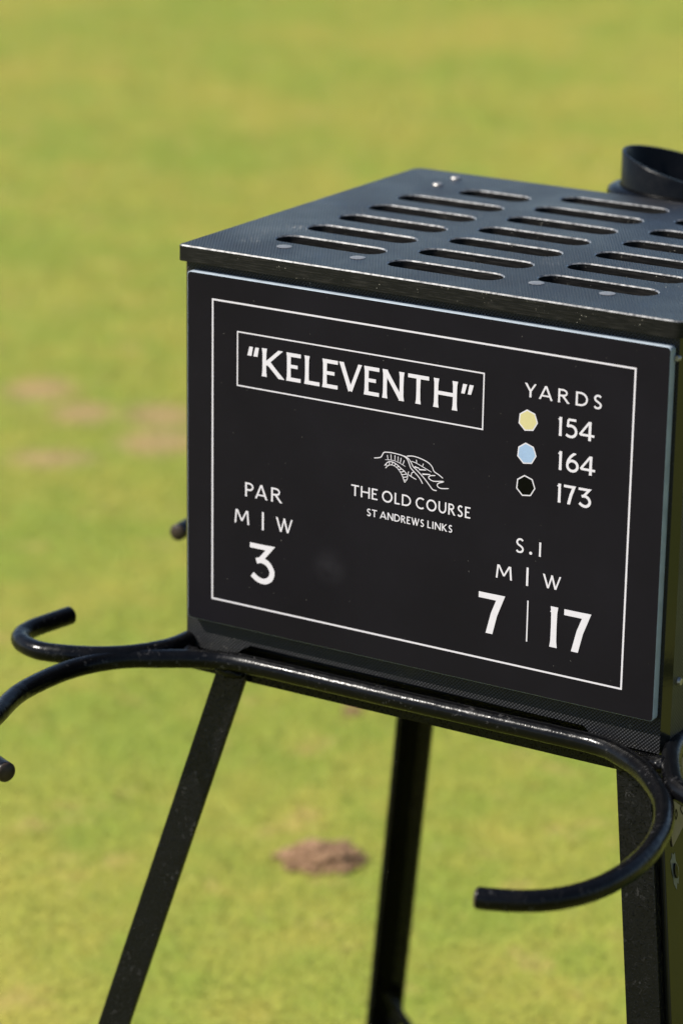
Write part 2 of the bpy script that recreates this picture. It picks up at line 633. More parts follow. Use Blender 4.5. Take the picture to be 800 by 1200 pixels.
SIDE_FRONT = [(-.121, .0021), (-.1245, -.0184), (-.1275, -.0396), (-.1255, -.0585), (-.1140, -.0725), (-.0928, -.0796), (-.0708, -.0750), (-.0472, -.0640), (-.0265, -.0470),
              (-.0110, -.0230), (-.0050, .004)]
SIDE_REAR = [(-.0050, .340), (-.0080, .372), (-.026, .412), (-.055, .445), (-.093, .458), (-.130, .446), (-.157, .412), (-.171, .365), (-.175, .315), (-.174, .270), (-.1713, .2357)]
sd = SIDE_FRONT + [(-.0045, .06), (-.0045, .15), (-.0045, .25)] + SIDE_REAR
adopt(from_bm('hook_rod', tube_bm(catmull([Vector((x, y, ZR + 0.003)) for x, y in sd]), 0.0078, 18, 0.012), [M['rod'], M['tip']], None, True), stand)
SR = [(.588, .010), (.594, -.014), (.592, -.040), (.580, -.061), (.560, -.074), (.535, -.078), (.510, -.075), (.487, -.067), (.466, -.053), (.4475, -.0225), (.4365, .001), (.4290, .026), (.4262, .050)]
sr = SR + [(.4255, .12), (.4255, .20), (.4255, .28)] + [(.426, .335), (.430, .372), (.448, .412), (.477, .445), (.515, .458), (.552, .446), (.579, .412), (.593, .365), (.597, .315), (.593, .236)]
adopt(from_bm('hook_rod', tube_bm(catmull([Vector((x, y, ZR + 0.003)) for x, y in sr]), 0.0078, 18, 0.012), [M['rod'], M['tip']], None, True), stand)
rr = [(x, 0.375 - y) for x, y in fr]
adopt(from_bm('hook_rod', tube_bm(catmull([Vector((x, y, ZR)) for x, y in rr]), 0.0078, 18, 0.012), [M['rod'], M['tip']], None, True), stand)



def weld(x, y, z, rx, ry, rz, seed):
    """a lumpy weld bead under paint"""
    r = random.Random(seed)
    bm = bmesh.new()
    bmesh.ops.create_icosphere(bm, subdivisions=3, radius=1.0)
    for v in bm.verts:
        k = 1 + 0.16 * math.sin(9 * v.co.x + seed) * math.cos(7 * v.co.z) + r.uniform(-0.05, 0.05)
        v.co = Vector((x + v.co.x * rx * k, y + v.co.y * ry * k, z + v.co.z * rz * k))
    adopt(from_bm('weld_bead', bm, M['rod'], None, True), stand)


for k, (x, y, z, a, b_, c_) in enumerate(((0.043, -0.003, 0.6015, 0.014, 0.004, 0.0045), (0.006, -0.006, 0.6120, 0.010, 0.008, 0.0050), (0.4185, -0.004, 0.6065, 0.010, 0.007, 0.0065),
                                          (0.404, -0.003, 0.6010, 0.013, 0.004, 0.0045), (0.436, -0.016, 0.6155, 0.009, 0.009, 0.0060), (0.150, -0.001, 0.6065, 0.012, 0.004, 0.003), (0.300, -0.001, 0.6065, 0.013, 0.004, 0.003))):
    weld(x, y, z, a, b_, c_, k + 2)

# plate bolted outside the right legs, with a chipped bolt hole and a thin tan overlay colouring its top
PX = 0.4204                                       # inner face of the plate at the top of the leg


def plate_pt(u, v, t):                            # u = along y, v = height, t = across the plate
    return Vector((PX + t + 0.194 * (0.6025 - v), u, v))


def on_plate(px, py, t=0.005):                    # photo pixel to (u, v) on the plate
    d = ray(px, py)
    k = (PX + t + 0.194 * (0.6025 - CAM.z) - CAM.x) / (d.x + 0.194 * d.z)
    p = CAM + d * k
    return (p.y, p.z)


pl = prism_bm([(0.0065, 0.6005), (0.360, 0.6005), (0.360 + 0.2 * 0.46, 0.140), (0.0065 - 0.2 * 0.4605, 0.140)], plate_pt, 0.0, 0.005, 0.0008)
plate = adopt(from_bm('side_plate', pl, M['plate']), stand)
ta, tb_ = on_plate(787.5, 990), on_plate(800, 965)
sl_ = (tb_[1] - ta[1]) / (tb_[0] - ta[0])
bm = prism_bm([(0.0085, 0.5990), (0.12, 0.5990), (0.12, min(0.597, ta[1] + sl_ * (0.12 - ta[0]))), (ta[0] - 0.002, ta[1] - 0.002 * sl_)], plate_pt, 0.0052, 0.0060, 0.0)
adopt(from_bm('tan_overlay', bm, M['tan']), plate)


def scrawl(paths, wd, to3, name, m, parent, t):
    bm = bmesh.new()
    for p in paths:
        for k, (a, b) in enumerate(zip(p, p[1:])):
            d = Vector((b[0] - a[0], b[1] - a[1], 0)).normalized()
            nx, ny = -d.y * wd / 2, d.x * wd / 2
            q = [(a[0] + nx, a[1] + ny), (b[0] + nx, b[1] + ny), (b[0] - nx, b[1] - ny), (a[0] - nx, a[1] - ny)]
            bm.faces.new([bm.verts.new(to3(u, v, t + k * 2e-5)) for u, v in q])
    return adopt(from_bm(name, bm, m), parent)


scrawl([[on_plate(*q) for q in ((790, 948), (788.5, 955), (790, 960), (791.5, 954), (790, 948))],
        [on_plate(*q) for q in ((794, 938), (797, 941), (795, 948), (798, 954))]], 0.0012, plate_pt, 'marking', M['black'], plate, 0.0062)
cu, cv = on_plate(790, 1020)
ch = []
for i in range(18):
    a = 2 * math.pi * i / 18
    k = random.uniform(0.75, 1.2)
    ch.append((cu + 0.0060 * k * math.cos(a), cv + 0.0130 * k * math.sin(a)))
adopt(from_bm('paint_chip', prism_bm(ch, plate_pt, 0.0050, 0.0052, 0.0), M['chipped']), plate)
hole = [(cu + 0.003 * math.cos(2 * math.pi * i / 16), cv + 0.006 * math.sin(2 * math.pi * i / 16)) for i in range(16)]
adopt(from_bm('bolt', prism_bm(hole, plate_pt, 0.0053, 0.0068, 0.0005), M['rod']), plate)

# ------------------------------------------------------------------ the sign box
BX0, BX1, BY0, BY1, BZ0, BZ1 = -0.0078, 0.4285, 0.0080, 0.3660, 0.6120, 0.9365
box = thing('tee_sign_box', 'black plastic tee box with slotted lid and printed yardage panel on its front', 'sign box', (0.21, 0.19, BZ0))
cham = 0.0055
sec = [(BX0 + 0.002, BY0), (BX1 - cham, BY0), (BX1, BY0 + cham), (BX1, BY1 - cham), (BX1 - cham, BY1), (BX0 + cham, BY1), (BX0, BY1 - cham), (BX0, BY0 + 0.002)]
bm = bmesh.new()
lo = [bm.verts.new((x, y, BZ0)) for x, y in sec]
hi = [bm.verts.new((x, y, BZ1)) for x, y in sec]
n = len(sec)
nk = [(0.0382, BZ0), (0.0556, 0.6236), (0.3590, 0.6212), (0.3690, BZ0)]      # shallow cut-out in the foot of the front board
ncf = [bm.verts.new((x, BY0, z)) for x, z in nk]
ncb = [bm.verts.new((x, BY0 + 0.020, z)) for x, z in nk]
for i in range(n):
    if i == 0:
        f = bm.faces.new((lo[0], ncf[0], ncf[1], ncf[2], ncf[3], lo[1], hi[1], hi[0]))
    else:
        f = bm.faces.new((lo[i], lo[(i + 1) % n], hi[(i + 1) % n], hi[i]))
    if i in (1, 3, 5, 7):
        f.material_index = 1
for i in range(3):
    bm.faces.new((ncf[i], ncf[i + 1], ncb[i + 1], ncb[i]))
bm.faces.new(ncb)
bm.faces.new([lo[0], ncf[0], ncb[0], ncb[3], ncf[3]] + lo[1:])
inn = [bm.verts.new((0.21 + (x - 0.21) * 0.94, 0.187 + (y - 0.187) * 0.93, BZ1)) for x, y in sec]
flo = [bm.verts.new((v.co.x, v.co.y, BZ0 + 0.012)) for v in inn]
for i in range(n):                                # open top with board-thick walls
    bm.faces.new((hi[i], hi[(i + 1) % n], inn[(i + 1) % n], inn[i]))
    bm.faces.new((inn[i], inn[(i + 1) % n], flo[(i + 1) % n], flo[i]))
bm.faces.new(flo)
body = adopt(from_bm('body', bm, [M['body'], M['chamfer']]), box)

# lid: a 13 mm board with 19 routed slots
LX0, LX1, LY0, LY1, LZ0, LZ1 = -0.0090, 0.4290, 0.0004, 0.3755, 0.9370, 0.9500
SW = 0.0124
slots = []
for i in range(5):
    slots.append((0.0411, 0.1394, 0.0679 + i * 0.048))
slots.append((0.0731, 0.1394, 0.0679 + 5 * 0.048))
for i in range(7):
    slots.append((0.1583, 0.2566, 0.0445 + i * 0.048))
for i in range(5):
    slots.append((0.2771, 0.3754, 0.0667 + i * 0.048))
slots.append((0.2771, 0.3434, 0.0667 + 5 * 0.048))


def lid():
    bm = bmesh.new()
    c = 0.0010

    def rings(top, mid):
        a = [bm.verts.new((x, y, LZ1)) for x, y in top]
        b = [bm.verts.new((x, y, LZ1 - c)) for x, y in mid]
        d = [bm.verts.new((x, y, LZ0)) for x, y in mid]
        k = len(a)
        for p, q in ((a, b), (b, d)):  # chamfer, then the cut wall
            for i in range(k):
                f = bm.faces.new((p[i], p[(i + 1) % k], q[(i + 1) % k], q[i]))
                f.material_index = 2 if abs(p[0].co.z - LZ1) < 1e-6 else 1
                f.smooth = abs(p[0].co.z - LZ1) > 1e-6
        for L in (a, b, d):
            for i in range(k):
                bm.edges.get((L[i], L[(i + 1) % k])).smooth = False
        return a, d
    tops, bots = [], []
    a, d = rings(rrect(LX0 + c, LY0 + c, LX1 - c, LY1 - c, 0.0077, r0=0.0022), rrect(LX0, LY0, LX1, LY1, 0.0085, r0=0.0030))
    tops.append(a)
    bots.append(d)
    for x0, x1, y in slots:
        a, d = rings(stadium(x0 - c, x1 + c, y, SW + c), stadium(x0, x1, y, SW))
        tops.append(a)
        bots.append(d)
    for loops in (tops, bots):
        es = []
        for L in loops:
            for i in range(len(L)):
                e = bm.edges.get((L[i], L[(i + 1) % len(L)]))
                es.append(e)
        bmesh.ops.triangle_fill(bm, use_beauty=True, use_dissolve=False, edges=es)
    o = from_bm('lid', bm, [M['lid'], M['edge'], M['rim']])
    return adopt(o, box)


lid_o = lid()


def screw(x, y, r=0.0042, proud=0.0012):
    bm = bmesh.new()
    k = 16
    prof = [(r, 0.0002), (r * 0.9, proud * 0.7), (r * 0.55, proud), (0.0, proud * 1.05)]
    rings = []
    for rad, z in prof[:-1]:
        rings.append([bm.verts.new((x + rad * math.cos(2 * math.pi * i / k), y + rad * math.sin(2 * math.pi * i / k), LZ1 + z)) for i in range(k)])
    top = bm.verts.new((x, y, LZ1 + proud * 0.55 + 0.0001))
    for p, q in zip(rings, rings[1:]):
        for i in range(k):
            bm.faces.new((p[i], p[(i + 1) % k], q[(i + 1) % k], q[i]))
    for i in range(k):
        bm.faces.new((rings[-1][i], rings[-1][(i + 1) % k], top))
    return adopt(from_bm('screw', bm, M['screw'], None, True), lid_o)


for x, y in ((.0447, .3193), (.0439, .3524), (.372, .3193), (.372, .3524)):
    screw(x, y, 0.0048, 0.0018)
for x, y in ((.0644, .0405), (.1317, .0407), (.2854, .0457), (.3444, .0464)):
    screw(x, y, 0.0062, 0.0005)


def bolt_head(c, axis, r, name='screw'):
    bm = bmesh.new()
    bmesh.ops.create_cone(bm, cap_ends=True, segments=14, radius1=r, radius2=r * 0.75, depth=0.003)
    q = Vector((0, 0, 1)).rotation_difference(Vector(axis))
    bmesh.ops.transform(bm, matrix=Matrix.Translation(Vector(c)) @ q.to_matrix().to_4x4(), verts=bm.verts)
    return adopt(from_bm(name, bm, M['screw']), box)


bolt_head((0.4218, BY0 - 0.0008, 0.9206), (0, -1, 0), 0.0028)
bolt_head((BX1 + 0.0008, 0.024, 0.667), (1, 0, 0), 0.0035)
bolt_head((BX1 + 0.0008, 0.024, 0.890), (1, 0, 0), 0.0035)

# open tube with a slanted rim fixed to the back of the box
def tube_bin():
    cx, cy, rx, ry, wall = 0.2330, 0.4335, 0.0660, 0.0440, 0.0036
    k = 48

    def ring(off, zf):
        return [bm.verts.new((cx + (rx + off) * math.cos(a), cy + (ry + off) * math.sin(a), zf(cx + (rx + off) * math.cos(a)))) for a in [2 * math.pi * i / k for i in range(k)]]
    rim = lambda x: 0.9795 - 0.22 * (x - 0.170)
    bm = bmesh.new()
    R = [ring(-0.012, lambda x: 0.78), ring(0, lambda x: 0.785), ring(0, lambda x: rim(x) - 0.001), ring(-0.0008, rim), ring(-wall + 0.0008, rim), ring(-wall, lambda x: rim(x) - 0.001), ring(-wall, lambda x: 0.79)]
    for p, q in zip(R, R[1:]):
        for i in range(k):
            f = bm.faces.new((p[i], p[(i + 1) % k], q[(i + 1) % k], q[i]))
    bm.faces.new(R[0])
    bm.faces.new(R[-1])
    tb = adopt(from_bm('bin_tube', bm, M['tube'], None, False), box)
    for p in tb.data.polygons:
        p.use_smooth = len(p.vertices) == 4
    bm = bmesh.new()                              # rounded flange round the tube at lid height
    prof = [(0.0006, 0.9400), (0.0100, 0.9400), (0.0120, 0.9425), (0.0112, 0.9460), (0.0080, 0.9485), (0.0040, 0.9495), (0.0006, 0.9498)]
    rings = [ring(o, (lambda z: (lambda x: z))(z)) for o, z in prof]
    for p, q in zip(rings, rings[1:] + rings[:1]):
        for i in range(k):
            bm.faces.new((p[i], p[(i + 1) % k], q[(i + 1) % k], q[i]))
    adopt(from_bm('flange', bm, M['tube'], None, True), tb)
    bm = bmesh.new()                              # grey plate inside
    a = [bm.verts.new((cx + (rx - wall - 0.0004) * math.cos(t), cy + (ry - wall - 0.0004) * math.sin(t), 0.958)) for t in [2 * math.pi * i / k for i in range(k)] if math.cos(t) > -0.1]
    b = [bm.verts.new((v.co.x, v.co.y, 0.955)) for v in a]
    bm.faces.new(a)
    bm.faces.new(b)
    for i in range(len(a)):
        bm.faces.new((a[i], a[(i + 1) % len(a)], b[(i + 1) % len(a)], b[i]))
    adopt(from_bm('inner_plate', bm, M['tube_floor']), tb)
    br = box_bm(0.215, BY1 + 0.0005, 0.80, 0.258, 0.3915, 0.90, 0.001)
    adopt(from_bm('bracket', br, M['tube']), tb)


tube_bin()

# ------------------------------------------------------------------ printed panel
PZ = 0.930                                        # top edge of the panel
PW, PH, PT = 0.420, 0.290, 0.0078


def pp(u, v, t):                                  # millimetres on the panel (v negative downwards), t = metres proud of its face
    return Vector((u / 1000, -t, PZ + v / 1000))


bm = bmesh.new()
outline = rrect(0, -290, 420, 0, 3.2, 6)
c = 0.5
ins = rrect(c, -290 + c, 420 - c, -c, 2.8, 6)
A = [bm.verts.new(pp(u, v, 0)) for u, v in ins]
B = [bm.verts.new(pp(u, v, -0.0005)) for u, v in outline]
D = [bm.verts.new(pp(u, v, -PT)) for u, v in outline]
bm.faces.new(A)
bm.faces.new(D)
k = len(A)
for p, q in ((A, B), (B, D)):
    for i in range(k):
        f = bm.faces.new((p[i], p[(i + 1) % k], q[(i + 1) % k], q[i]))
        f.material_index = 1
panel = adopt(from_bm('sign_panel', bm, [M['panel'], M['panel_edge']]), box)
panel['label'] = 'charcoal printed panel with white lettering and pale edges'
INK0 = 0.00012
STEP = 0.000012


def clip(poly, x0, y0, x1, y1):
    for ax, lim, sgn in ((0, x0, 1), (0, x1, -1), (1, y0, 1), (1, y1, -1)):
        out = []
        for i in range(len(poly)):
            a, b = poly[i], poly[(i + 1) % len(poly)]
            ia, ib = (a[ax] - lim) * sgn >= -1e-9, (b[ax] - lim) * sgn >= -1e-9
            if ia:
                out.append(a)
            if ia != ib:
                t = (lim - a[ax]) / (b[ax] - a[ax])
                out.append((a[0] + (b[0] - a[0]) * t, a[1] + (b[1] - a[1]) * t))
        poly = out
        if len(poly) < 3:
            return None
    return poly


class Ink:
    def __init__(s):
        s.bm = bmesh.new()
        s.layer = 0

    def poly(s, pts, keep=False):
        s.bm.faces.new([s.bm.verts.new(pp(u, v, INK0 + s.layer * STEP)) for u, v in pts])
        if not keep:
            s.layer += 1

    def stroke(s, P, W, box=None, closed=False):
        n = len(P)
        L, R = [], []
        for i in range(n):
            if closed:
                a, b = P[(i - 1) % n], P[(i + 1) % n]
            else:
                a, b = P[max(i - 1, 0)], P[min(i + 1, n - 1)]
            p = P[i]
            d1 = Vector((p[0] - a[0], p[1] - a[1]))
            d2 = Vector((b[0] - p[0], b[1] - p[1]))
            if d1.length < 1e-9:
                d1 = d2
            if d2.length < 1e-9:
                d2 = d1
            d1.normalize()
            d2.normalize()
            t = (d1 + d2).normalized()
            nrm = Vector((-t.y, t.x))
            co = max(0.45, nrm.dot(Vector((-d1.y, d1.x))))
            h = W[i] / 2 / co
            L.append((p[0] + nrm.x * h, p[1] + nrm.y * h))
            R.append((p[0] - nrm.x * h, p[1] - nrm.y * h))
        for i in range(n if closed else n - 1):
            j = (i + 1) % n
            q = [L[i], L[j], R[j], R[i]]
            if box:
                q = clip(q, *box)
            if q:
                s.poly(q, True)
        s.layer += 1

    def rect_line(s, u0, v0, u1, v1, t):
        s.poly([(u0, v0), (u1, v0), (u1, v0 - t), (u0, v0 - t)], True)
        s.poly([(u0, v1), (u1, v1), (u1, v1 + t), (u0, v1 + t)], True)
        s.poly([(u0, v0 - t), (u0 + t, v0 - t), (u0 + t, v1 + t), (u0, v1 + t)], True)
        s.poly([(u1 - t, v0 - t), (u1, v0 - t), (u1, v1 + t), (u1 - t, v1 + t)], True)

    def done(s, name, m=None, parent=None):
        o = from_bm(name, s.bm, m or M['ink'])
        return adopt(o, parent or panel)


def arc(cx, cy, rx, ry, a0, a1, n=14):
    return [(cx + rx * math.cos(math.radians(a0 + (a1 - a0) * i / n)), cy + ry * math.sin(math.radians(a0 + (a1 - a0) * i / n))) for i in range(n + 1)]


def spline(pts, n=6):
    return [(p.x, p.y) for p in catmull([(x, y, 0) for x, y in pts], n)]


FL = (1.35, 1.02, 0.95, 1.02, 1.35)               # flared stem


def stem(x, y0=-0.35, y1=1.35):
    return ('f', [(x, y0), (x, y1)], 1.0)


def bar(y, x0=0.0, x1=1.6, k=0.86):
    return ('s', [(x0, y), (x1, y)], k)


GLY = {
    'E': [stem(0), bar(1.0), bar(0.53, 0, 0.88, 0.8), bar(0.0)],
    'L': [stem(0), bar(0.0)],
    'H': [stem(0), stem(1), bar(0.52, 0, 1, 0.84)],
    'T': [stem(0.5), bar(1.0, -0.6, 1.6)],
    'I': [stem(0.5)],
    'K': [stem(0), ('d', [(0.06, 0.44), (1.06, 1.22)], 0.82), ('d', [(0.16, 0.56), (1.02, -0.14)], 1.05)],
    'V': [('d', [(-0.06, 1.25), (0.50, -0.04)], 1.05), ('d', [(1.06, 1.25), (0.50, -0.04)], 0.85)],
    'N': [stem(0), stem(1), ('d', [(-0.16, 1.22), (1.06, -0.10)], 1.02)],
    'M': [('d', [(0.0, -0.3), (0.11, 1.3)], 0.92), ('d', [(1.0, -0.3), (0.89, 1.3)], 1.0), ('d', [(0.08, 1.2), (0.5, 0.18)], 0.92), ('d', [(0.92, 1.2), (0.5, 0.18)], 0.85)],
    'W': [('d', [(-0.04, 1.25), (0.28, -0.08)], 0.98), ('d', [(0.52, 1.12), (0.28, -0.08)], 0.8), ('d', [(0.48, 1.12), (0.73, -0.08)], 0.98), ('d', [(1.04, 1.25), (0.73, -0.08)], 0.8)],
    'A': [('d', [(-0.06, -0.2), (0.5, 1.08)], 0.88), ('d', [(1.06, -0.2), (0.5, 1.08)], 1.0), bar(0.24, 0.2, 0.8, 0.75)],
    'Y': [('d', [(-0.08, 1.2), (0.5, 0.42)], 1.0), ('d', [(1.08, 1.2), (0.5, 0.42)], 0.85), ('f', [(0.5, -0.35), (0.5, 0.5)], 1.0)],
    'O': [('c', arc(0.5, 0.5, 0.5, 0.52, 0, 360, 36)[:-1], 1.0)],
    'C': [('s', arc(0.61, 0.5, 0.61, 0.52, 52, 308, 28), 0.95)],
    'D': [stem(0), ('s', [(0, 1.0), (0.35, 1.0)] + arc(0.35, 0.5, 0.65, 0.5, 85, -85, 18) + [(0.35, 0), (0, 0)], 0.92)],
    'P': [stem(0), ('s', [(0, 1.0), (0.4, 1.0)] + arc(0.45, 0.74, 0.55, 0.26, 85, -85, 14) + [(0.4, 0.48), (0, 0.48)], 0.86)],
    'R': [stem(0), ('s', [(0, 1.0), (0.35, 1.0)] + arc(0.38, 0.76, 0.40, 0.24, 85, -85, 14) + [(0.35, 0.52), (0, 0.52)], 0.86), ('d', [(0.30, 0.58), (1.06, -0.14)], 1.0)],
    'S': [('s', spline([(0.93, 0.90), (0.72, 1.0), (0.42, 1.01), (0.14, 0.90), (0.06, 0.74), (0.22, 0.59), (0.52, 0.50), (0.84, 0.38), (0.97, 0.23), (0.84, 0.06), (0.52, -0.02), (0.22, 0.0), (0.02, 0.11)]), 0.95)],
    'U': [('s', [(0, 1.3), (0, 0.9), (0, 0.6)] + arc(0.5, 0.42, 0.5, 0.43, 180, 360, 18) + [(1, 0.6), (1, 0.9), (1, 1.3)], 0.95)],
    '1': [('f', [(0.62, -0.35), (0.62, 1.35)], 1.0), ('d', [(0.72, 1.03), (0.0, 0.90)], 0.5)],
    '4': [('d', [(0.86, 1.22), (-0.06, 0.22)], 0.8), bar(0.24, 0.0, 1.6, 0.85), ('f', [(0.74, -0.35), (0.74, 1.35)], 1.0)],
    '5': [bar(1.0, 0.16, 0.92), ('d', [(0.17, 1.0), (0.11, 0.55)], 0.8), ('s', spline([(0.11, 0.60), (0.40, 0.645), (0.74, 0.58), (0.95, 0.36), (0.86, 0.12), (0.58, -0.01), (0.28, -0.01), (-0.02, 0.08)]), 0.95)],
    '6': [('c', arc(0.52, 0.30, 0.48, 0.31, 0, 360, 30)[:-1], 0.95), ('s', spline([(0.04, 0.30), (0.10, 0.56), (0.34, 0.84), (0.62, 1.02), (0.80, 1.10)]), 0.9)],
    '7': [('d', [(-0.6, 0.99), (1.0, 0.99)], 0.95), ('t', [(1.06, 1.24), (0.62, 0.50), (0.36, -0.2)], 1.08)],
    '3': [('d', [(-0.6, 0.99), (0.95, 0.99)], 0.9), ('t', [(1.17, 1.22), (0.34, 0.56)], 0.85), ('s', spline([(0.20, 0.555), (0.46, 0.60), (0.78, 0.52), (0.97, 0.31), (0.88, 0.10), (0.60, -0.01), (0.28, 0.02), (0.0, 0.14)]), 1.0)],
}


def glyph(ink, ch, u0, u1, v0, v1, wd, flare=0.0):
    """v0 = baseline, v1 = cap line; the drawing is clipped to its box"""
    hw = wd / 2
    W, H = u1 - u0 - wd, v1 - v0 - wd * 0.86
    bx = (u0 - 0.001, v0 - 0.001, u1 + 0.001, v1 + 0.001)
    for kind, pts, k in GLY[ch]:
        q = [(u0 + hw + x * W if W > 0.02 * H else (u0 + u1) / 2, v0 + hw * 0.86 + y * H) for x, y in pts]
        if kind == 'f':
            x = q[0][0]
            a, b = max(v0, q[0][1]), min(v1, q[1][1])
            ys = [a + (b - a) * t for t in (0, 0.16, 0.5, 0.84, 1)]
            fl = [1 + (f - 1) * flare for f in FL]
            bx2 = (min(bx[0], u0 - wd * 0.2 * flare), v0, max(bx[2], u1 + wd * 0.2 * flare), v1)
            ink.stroke([(x, y) for y in ys], [wd * k * f for f in fl], bx2)
        elif kind == 'c':
            ink.stroke(q, [wd * k] * len(q), (u0 - wd * .1, v0 - wd * .12, u1 + wd * .1, v1 + wd * .12), True)
        elif kind == 'd':
            a, b = q
            pts2 = [(a[0] + (b[0] - a[0]) * t, a[1] + (b[1] - a[1]) * t) for t in (0, 0.25, 0.6, 1)]
            ink.stroke(pts2, [wd * k * (1 + 0.16 * flare), wd * k, wd * k * 0.98, wd * k * (1 + 0.04 * flare)], bx)
        elif kind == 't':
            ink.stroke(q, [wd * k * (1 + 0.12 * flare * i / len(q)) for i in range(len(q))], bx)
        else:
            ink.stroke(q, [wd * k] * len(q), (u0 - wd * .1, v0 - wd * .12, u1 + wd * .1, v1 + wd * .12) if len(q) > 3 else bx)


def line(items, v0, v1, wd, flare=0.0):
    ink = Ink()
    for ch, u0, u1 in items:
        glyph(ink, ch, u0, u1, v0, v1, wd, flare)
    return ink


REL = dict(A=1.05, C=0.92, D=0.92, E=0.56, H=0.86, I=0.24, K=0.80, L=0.52, N=0.90, O=1.06, P=0.6, R=0.74, S=0.58, T=0.74, U=0.82, W=1.26)


def word(text, u0, u1, gap):
    tot = sum(REL[c] for c in text)
    k = (u1 - u0 - gap * (len(text) - 1)) / tot
    out = []
    u = u0
    for c in text:
        out.append((c, u, u + REL[c] * k))
        u += REL[c] * k + gap
    return out


# border lines
i = Ink()
i.rect_line(23.4, -19.2, 393.3, -269.8, 1.45)
i.done('border_line')
i = Ink()
i.rect_line(47.0, -42.2, 268.5, -86.9, 1.1)
i.done('title_frame')
# title
T = [('K', 70.9, 91.5), ('E', 93.6, 106.3), ('L', 110.2, 123.6), ('E', 126.6, 140.0), ('V', 141.2, 162.0), ('E', 164.2, 177.2), ('N', 180.6, 198.8), ('T', 202.6, 221.0), ('H', 225.6, 245.4)]
i = line(T, -75.4, -52.6, 3.55, 1.0)
for u in (57.0, 62.6):
    i.poly([(u, -60.4), (u + 3.9, -60.4), (u + 5.2, -53.0), (u + 1.9, -53.0)])
for u in (249.0, 254.6):
    i.poly([(u, -61.0), (u + 2.9, -61.0), (u + 5.0, -53.4), (u + 1.4, -53.4)])
i.done('title_lettering')
# course name
line(word('THE', 153.8, 177.6, 1.7) + word('OLD', 181.6, 207.6, 1.9) + word('COURSE', 211.7, 259.8, 1.7), -158.6, -149.6, 1.32, 0.2).done('lettering')
line(word('ST', 168.2, 177.4, 0.8) + word('ANDREWS', 180.0, 219.6, 0.9) + word('LINKS', 222.6, 244.6, 1.0), -172.7, -166.8, 0.95, 0.15).done('lettering')
# yardages
line([('Y', 302.6, 312.4), ('A', 314.6, 326.0), ('R', 330.6, 340.2), ('D', 345.2, 355.2), ('S', 359.8, 366.8)], -55.0, -44.4, 1.6, 0.35).done('lettering')
line([('1', 330.6, 335.6), ('5', 337.4, 348.0), ('4', 349.0, 361.6)], -80.6, -66.0, 2.15, 0.35).done('lettering')
line([('1', 331.6, 336.6), ('6', 338.8, 349.8), ('4', 350.8, 363.4)], -106.9, -92.3, 2.15, 0.35).done('lettering')
line([('1', 331.8, 336.8), ('7', 338.2, 348.4), ('3', 350.4, 361.4)], -132.3, -117.5, 2.15, 0.35).done('lettering')
for cu, cv, m in ((306.2, -73.3, 'cream'), (306.0, -99.1, 'blue'), (306.0, -124.4, 'black')):
    i = Ink()
    hept = [(cu + 8.4 * math.cos(math.radians(98 - 360 * k / 7)), cv + 8.6 * math.sin(math.radians(98 - 360 * k / 7))) for k in range(7)]
    i.poly(hept)
    o = i.done('tee_marker')
    i = Ink()
    i.layer = 3
    i.poly([(cu + (a - cu) * 0.88, cv + (b - cv) * 0.88) for a, b in hept])
    i.done('marker_fill', M[m], o)
# stroke index
i = line([('S', 299.5, 306.6), ('I', 318.9, 321.5)], -177.8, -166.5, 1.55, 0.35)
i.poly([(312.4 + 1.25 * math.cos(a), -176.5 + 1.25 * math.sin(a)) for a in [2 * math.pi * k / 14 for k in range(14)]])
i.done('lettering')
i = line([('M', 283.0, 297.4), ('W', 323.4, 339.0)], -201.4, -190.6, 1.6, 0.25)
i.poly([(309.4, -188.3), (311.2, -188.3), (311.2, -203.0), (309.4, -203.0)])
i.done('lettering')
i = line([('7', 269.0, 292.2), ('1', 329.2, 338.2), ('7', 342.6, 365.6)], -247.8, -215.2, 5.0, 0.8)
i.poly([(311.0, -214.6), (312.1, -214.6), (312.1, -247.7), (311.0, -247.7)])
i.done('lettering')
# par
line([('P', 55.4, 63.4), ('A', 64.8, 76.4), ('R', 80.0, 90.4)], -176.8, -165.0, 1.65, 0.35).done('lettering')
i = line([('M', 45.2, 59.6), ('W', 84.6, 100.4)], -200.5, -188.9, 1.6, 0.25)
i.poly([(71.5, -187.2), (73.3, -187.2), (73.3, -202.3), (71.5, -202.3)])
i.done('lettering')
line([('3', 60.2, 84.2)], -247.1, -214.4, 4.7, 0.6).done('lettering')


# emblem: stone bridge drawn in thin lines
def em(pts):
    out = []
    for a, b in pts:
        p = on_y(430 + a * 0.125, 520 + b * 0.125, 0)
        out.append((p.x * 1000, (p.z - PZ) * 1000))
    return out


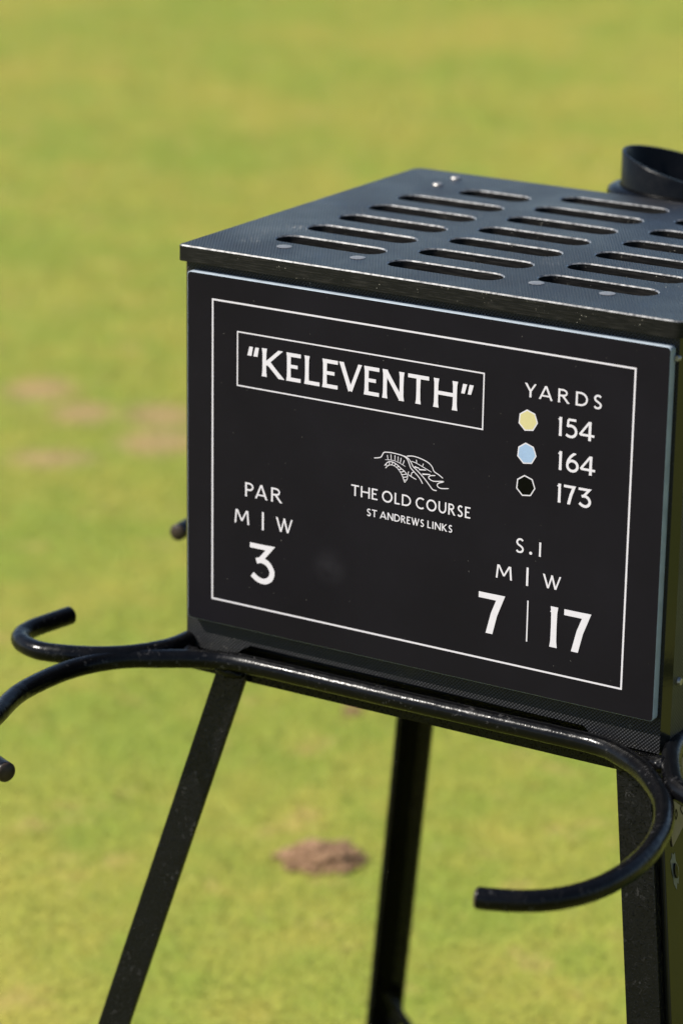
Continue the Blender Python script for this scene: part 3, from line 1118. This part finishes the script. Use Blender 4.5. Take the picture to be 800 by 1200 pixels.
i = Ink()
for pts, wd in (
    ([(65, 133), (125, 127), (145, 100), (160, 80), (200, 80), (240, 86), (330, 110), (372, 140), (392, 180), (408, 225), (440, 262), (490, 320), (520, 375)], 0.85),
    ([(345, 113), (385, 138), (412, 175), (432, 215), (470, 252), (540, 330), (600, 412), (620, 432), (652, 440)], 0.85),
    ([(370, 116), (430, 116), (500, 138), (570, 175), (608, 215), (628, 260), (670, 290), (710, 324)], 0.85),
    ([(163, 205), (195, 172), (235, 170), (280, 195), (315, 228), (350, 258), (378, 300), (375, 330), (352, 364)], 0.75),
    ([(172, 228), (205, 200), (240, 200), (275, 220), (310, 262), (335, 312), (350, 360)], 0.75),
    ([(168, 148), (240, 155), (300, 178), (360, 214)], 0.45),
    ([(390, 260), (384, 285), (410, 305), (462, 336)], 0.7),
    ([(412, 306), (420, 272), (444, 264)], 0.7),
    ([(415, 163), (470, 186), (604, 266)], 0.6),
    ([(640, 298), (590, 300), (578, 322), (620, 350), (700, 352), (714, 358), (668, 370), (658, 395), (690, 418), (765, 420)], 0.85),
):
    q = spline(em(pts), 4)
    n = len(q)
    i.stroke(q, [wd * (0.5 if k in (0, n - 1) else 0.88) for k in range(n)])
for a, b in (((190, 105), (197, 148)), ((225, 100), (226, 150)), ((262, 108), (262, 156)), ((292, 120), (290, 166)), ((320, 132), (312, 180)), ((350, 155), (335, 197)),
             ((462, 150), (466, 184)), ((528, 186), (520, 214))):
    i.stroke(em([a, b]), [0.7, 0.5])
for a, b in (((445, 214), (490, 230)), ((488, 240), (552, 246)), ((518, 284), (592, 288))):
    i.stroke(em([a, b]), [1.1, 0.7])
OUT = [(180, 188), (210, 170), (240, 172), (270, 188), (298, 212), (325, 236), (350, 258), (370, 284), (378, 310), (366, 340)]
INN = [(186, 214), (212, 198), (236, 198), (256, 208), (276, 222), (296, 242), (312, 266), (324, 290), (336, 314), (344, 338)]
for a, b in zip(OUT, INN):
    i.stroke(em([a, b]), [0.6, 0.6])
i.done('emblem')

# ------------------------------------------------------------------ soil heaps on the turf
def heap(name, label, c, rx, ry, h, ang, seed, lumps):
    r = random.Random(seed)
    bm = bmesh.new()
    bmesh.ops.create_icosphere(bm, subdivisions=4, radius=1.0)
    ph = [(r.uniform(0, 6.28), r.uniform(4, 11), Vector((r.gauss(0, 1), r.gauss(0, 1), r.gauss(0, 1))).normalized()) for _ in range(14)]
    ca, sa = math.cos(ang), math.sin(ang)
    for v in bm.verts:
        d = v.co.normalized()
        k = 1 + sum(math.sin(f * d.dot(q) + p) for p, f, q in ph) * 0.055 + r.uniform(-0.09, 0.09)
        x, y, z = d.x * rx * k, d.y * ry * k, max(d.z, -0.15) * h * k
        v.co = Vector((c[0] + x * ca - y * sa, c[1] + x * sa + y * ca, z))
    o = from_bm(name, bm, M['soil'])
    bm2 = bmesh.new()
    bm2.from_mesh(o.data)
    for _ in range(lumps):                        # loose clods on and round the heap
        a = r.uniform(0, 6.28)
        q = math.sqrt(r.random()) * 1.28
        x, y = math.cos(a) * q * rx, math.sin(a) * q * ry
        z = h * math.sqrt(max(0, 1 - min(q, 1) ** 2)) * 0.97
        s = r.uniform(0.0015, 0.0045)
        g = bmesh.ops.create_icosphere(bm2, subdivisions=1, radius=s)['verts']
        for v in g:
            v.co = Vector((v.co.x * r.uniform(.7, 1.3) + c[0] + x * ca - y * sa, v.co.y * r.uniform(.7, 1.3) + c[1] + x * sa + y * ca, v.co.z * r.uniform(.6, 1.1) + max(z, 0.004)))
    bm2.to_mesh(o.data)
    bm2.free()
    o['label'] = label
    o['category'] = 'soil heap'
    return o


heap('soil_heap', 'low heap of crumbly brown soil lying on the grass behind the stand', (-0.391, 0.853), 0.0425, 0.034, 0.016, 0.58, 3, 420)
heap('worm_cast', 'tiny brown worm cast on the grass just behind the left leg of the stand', (-0.6035, 1.275), 0.011, 0.010, 0.008, 0.4, 5, 16)
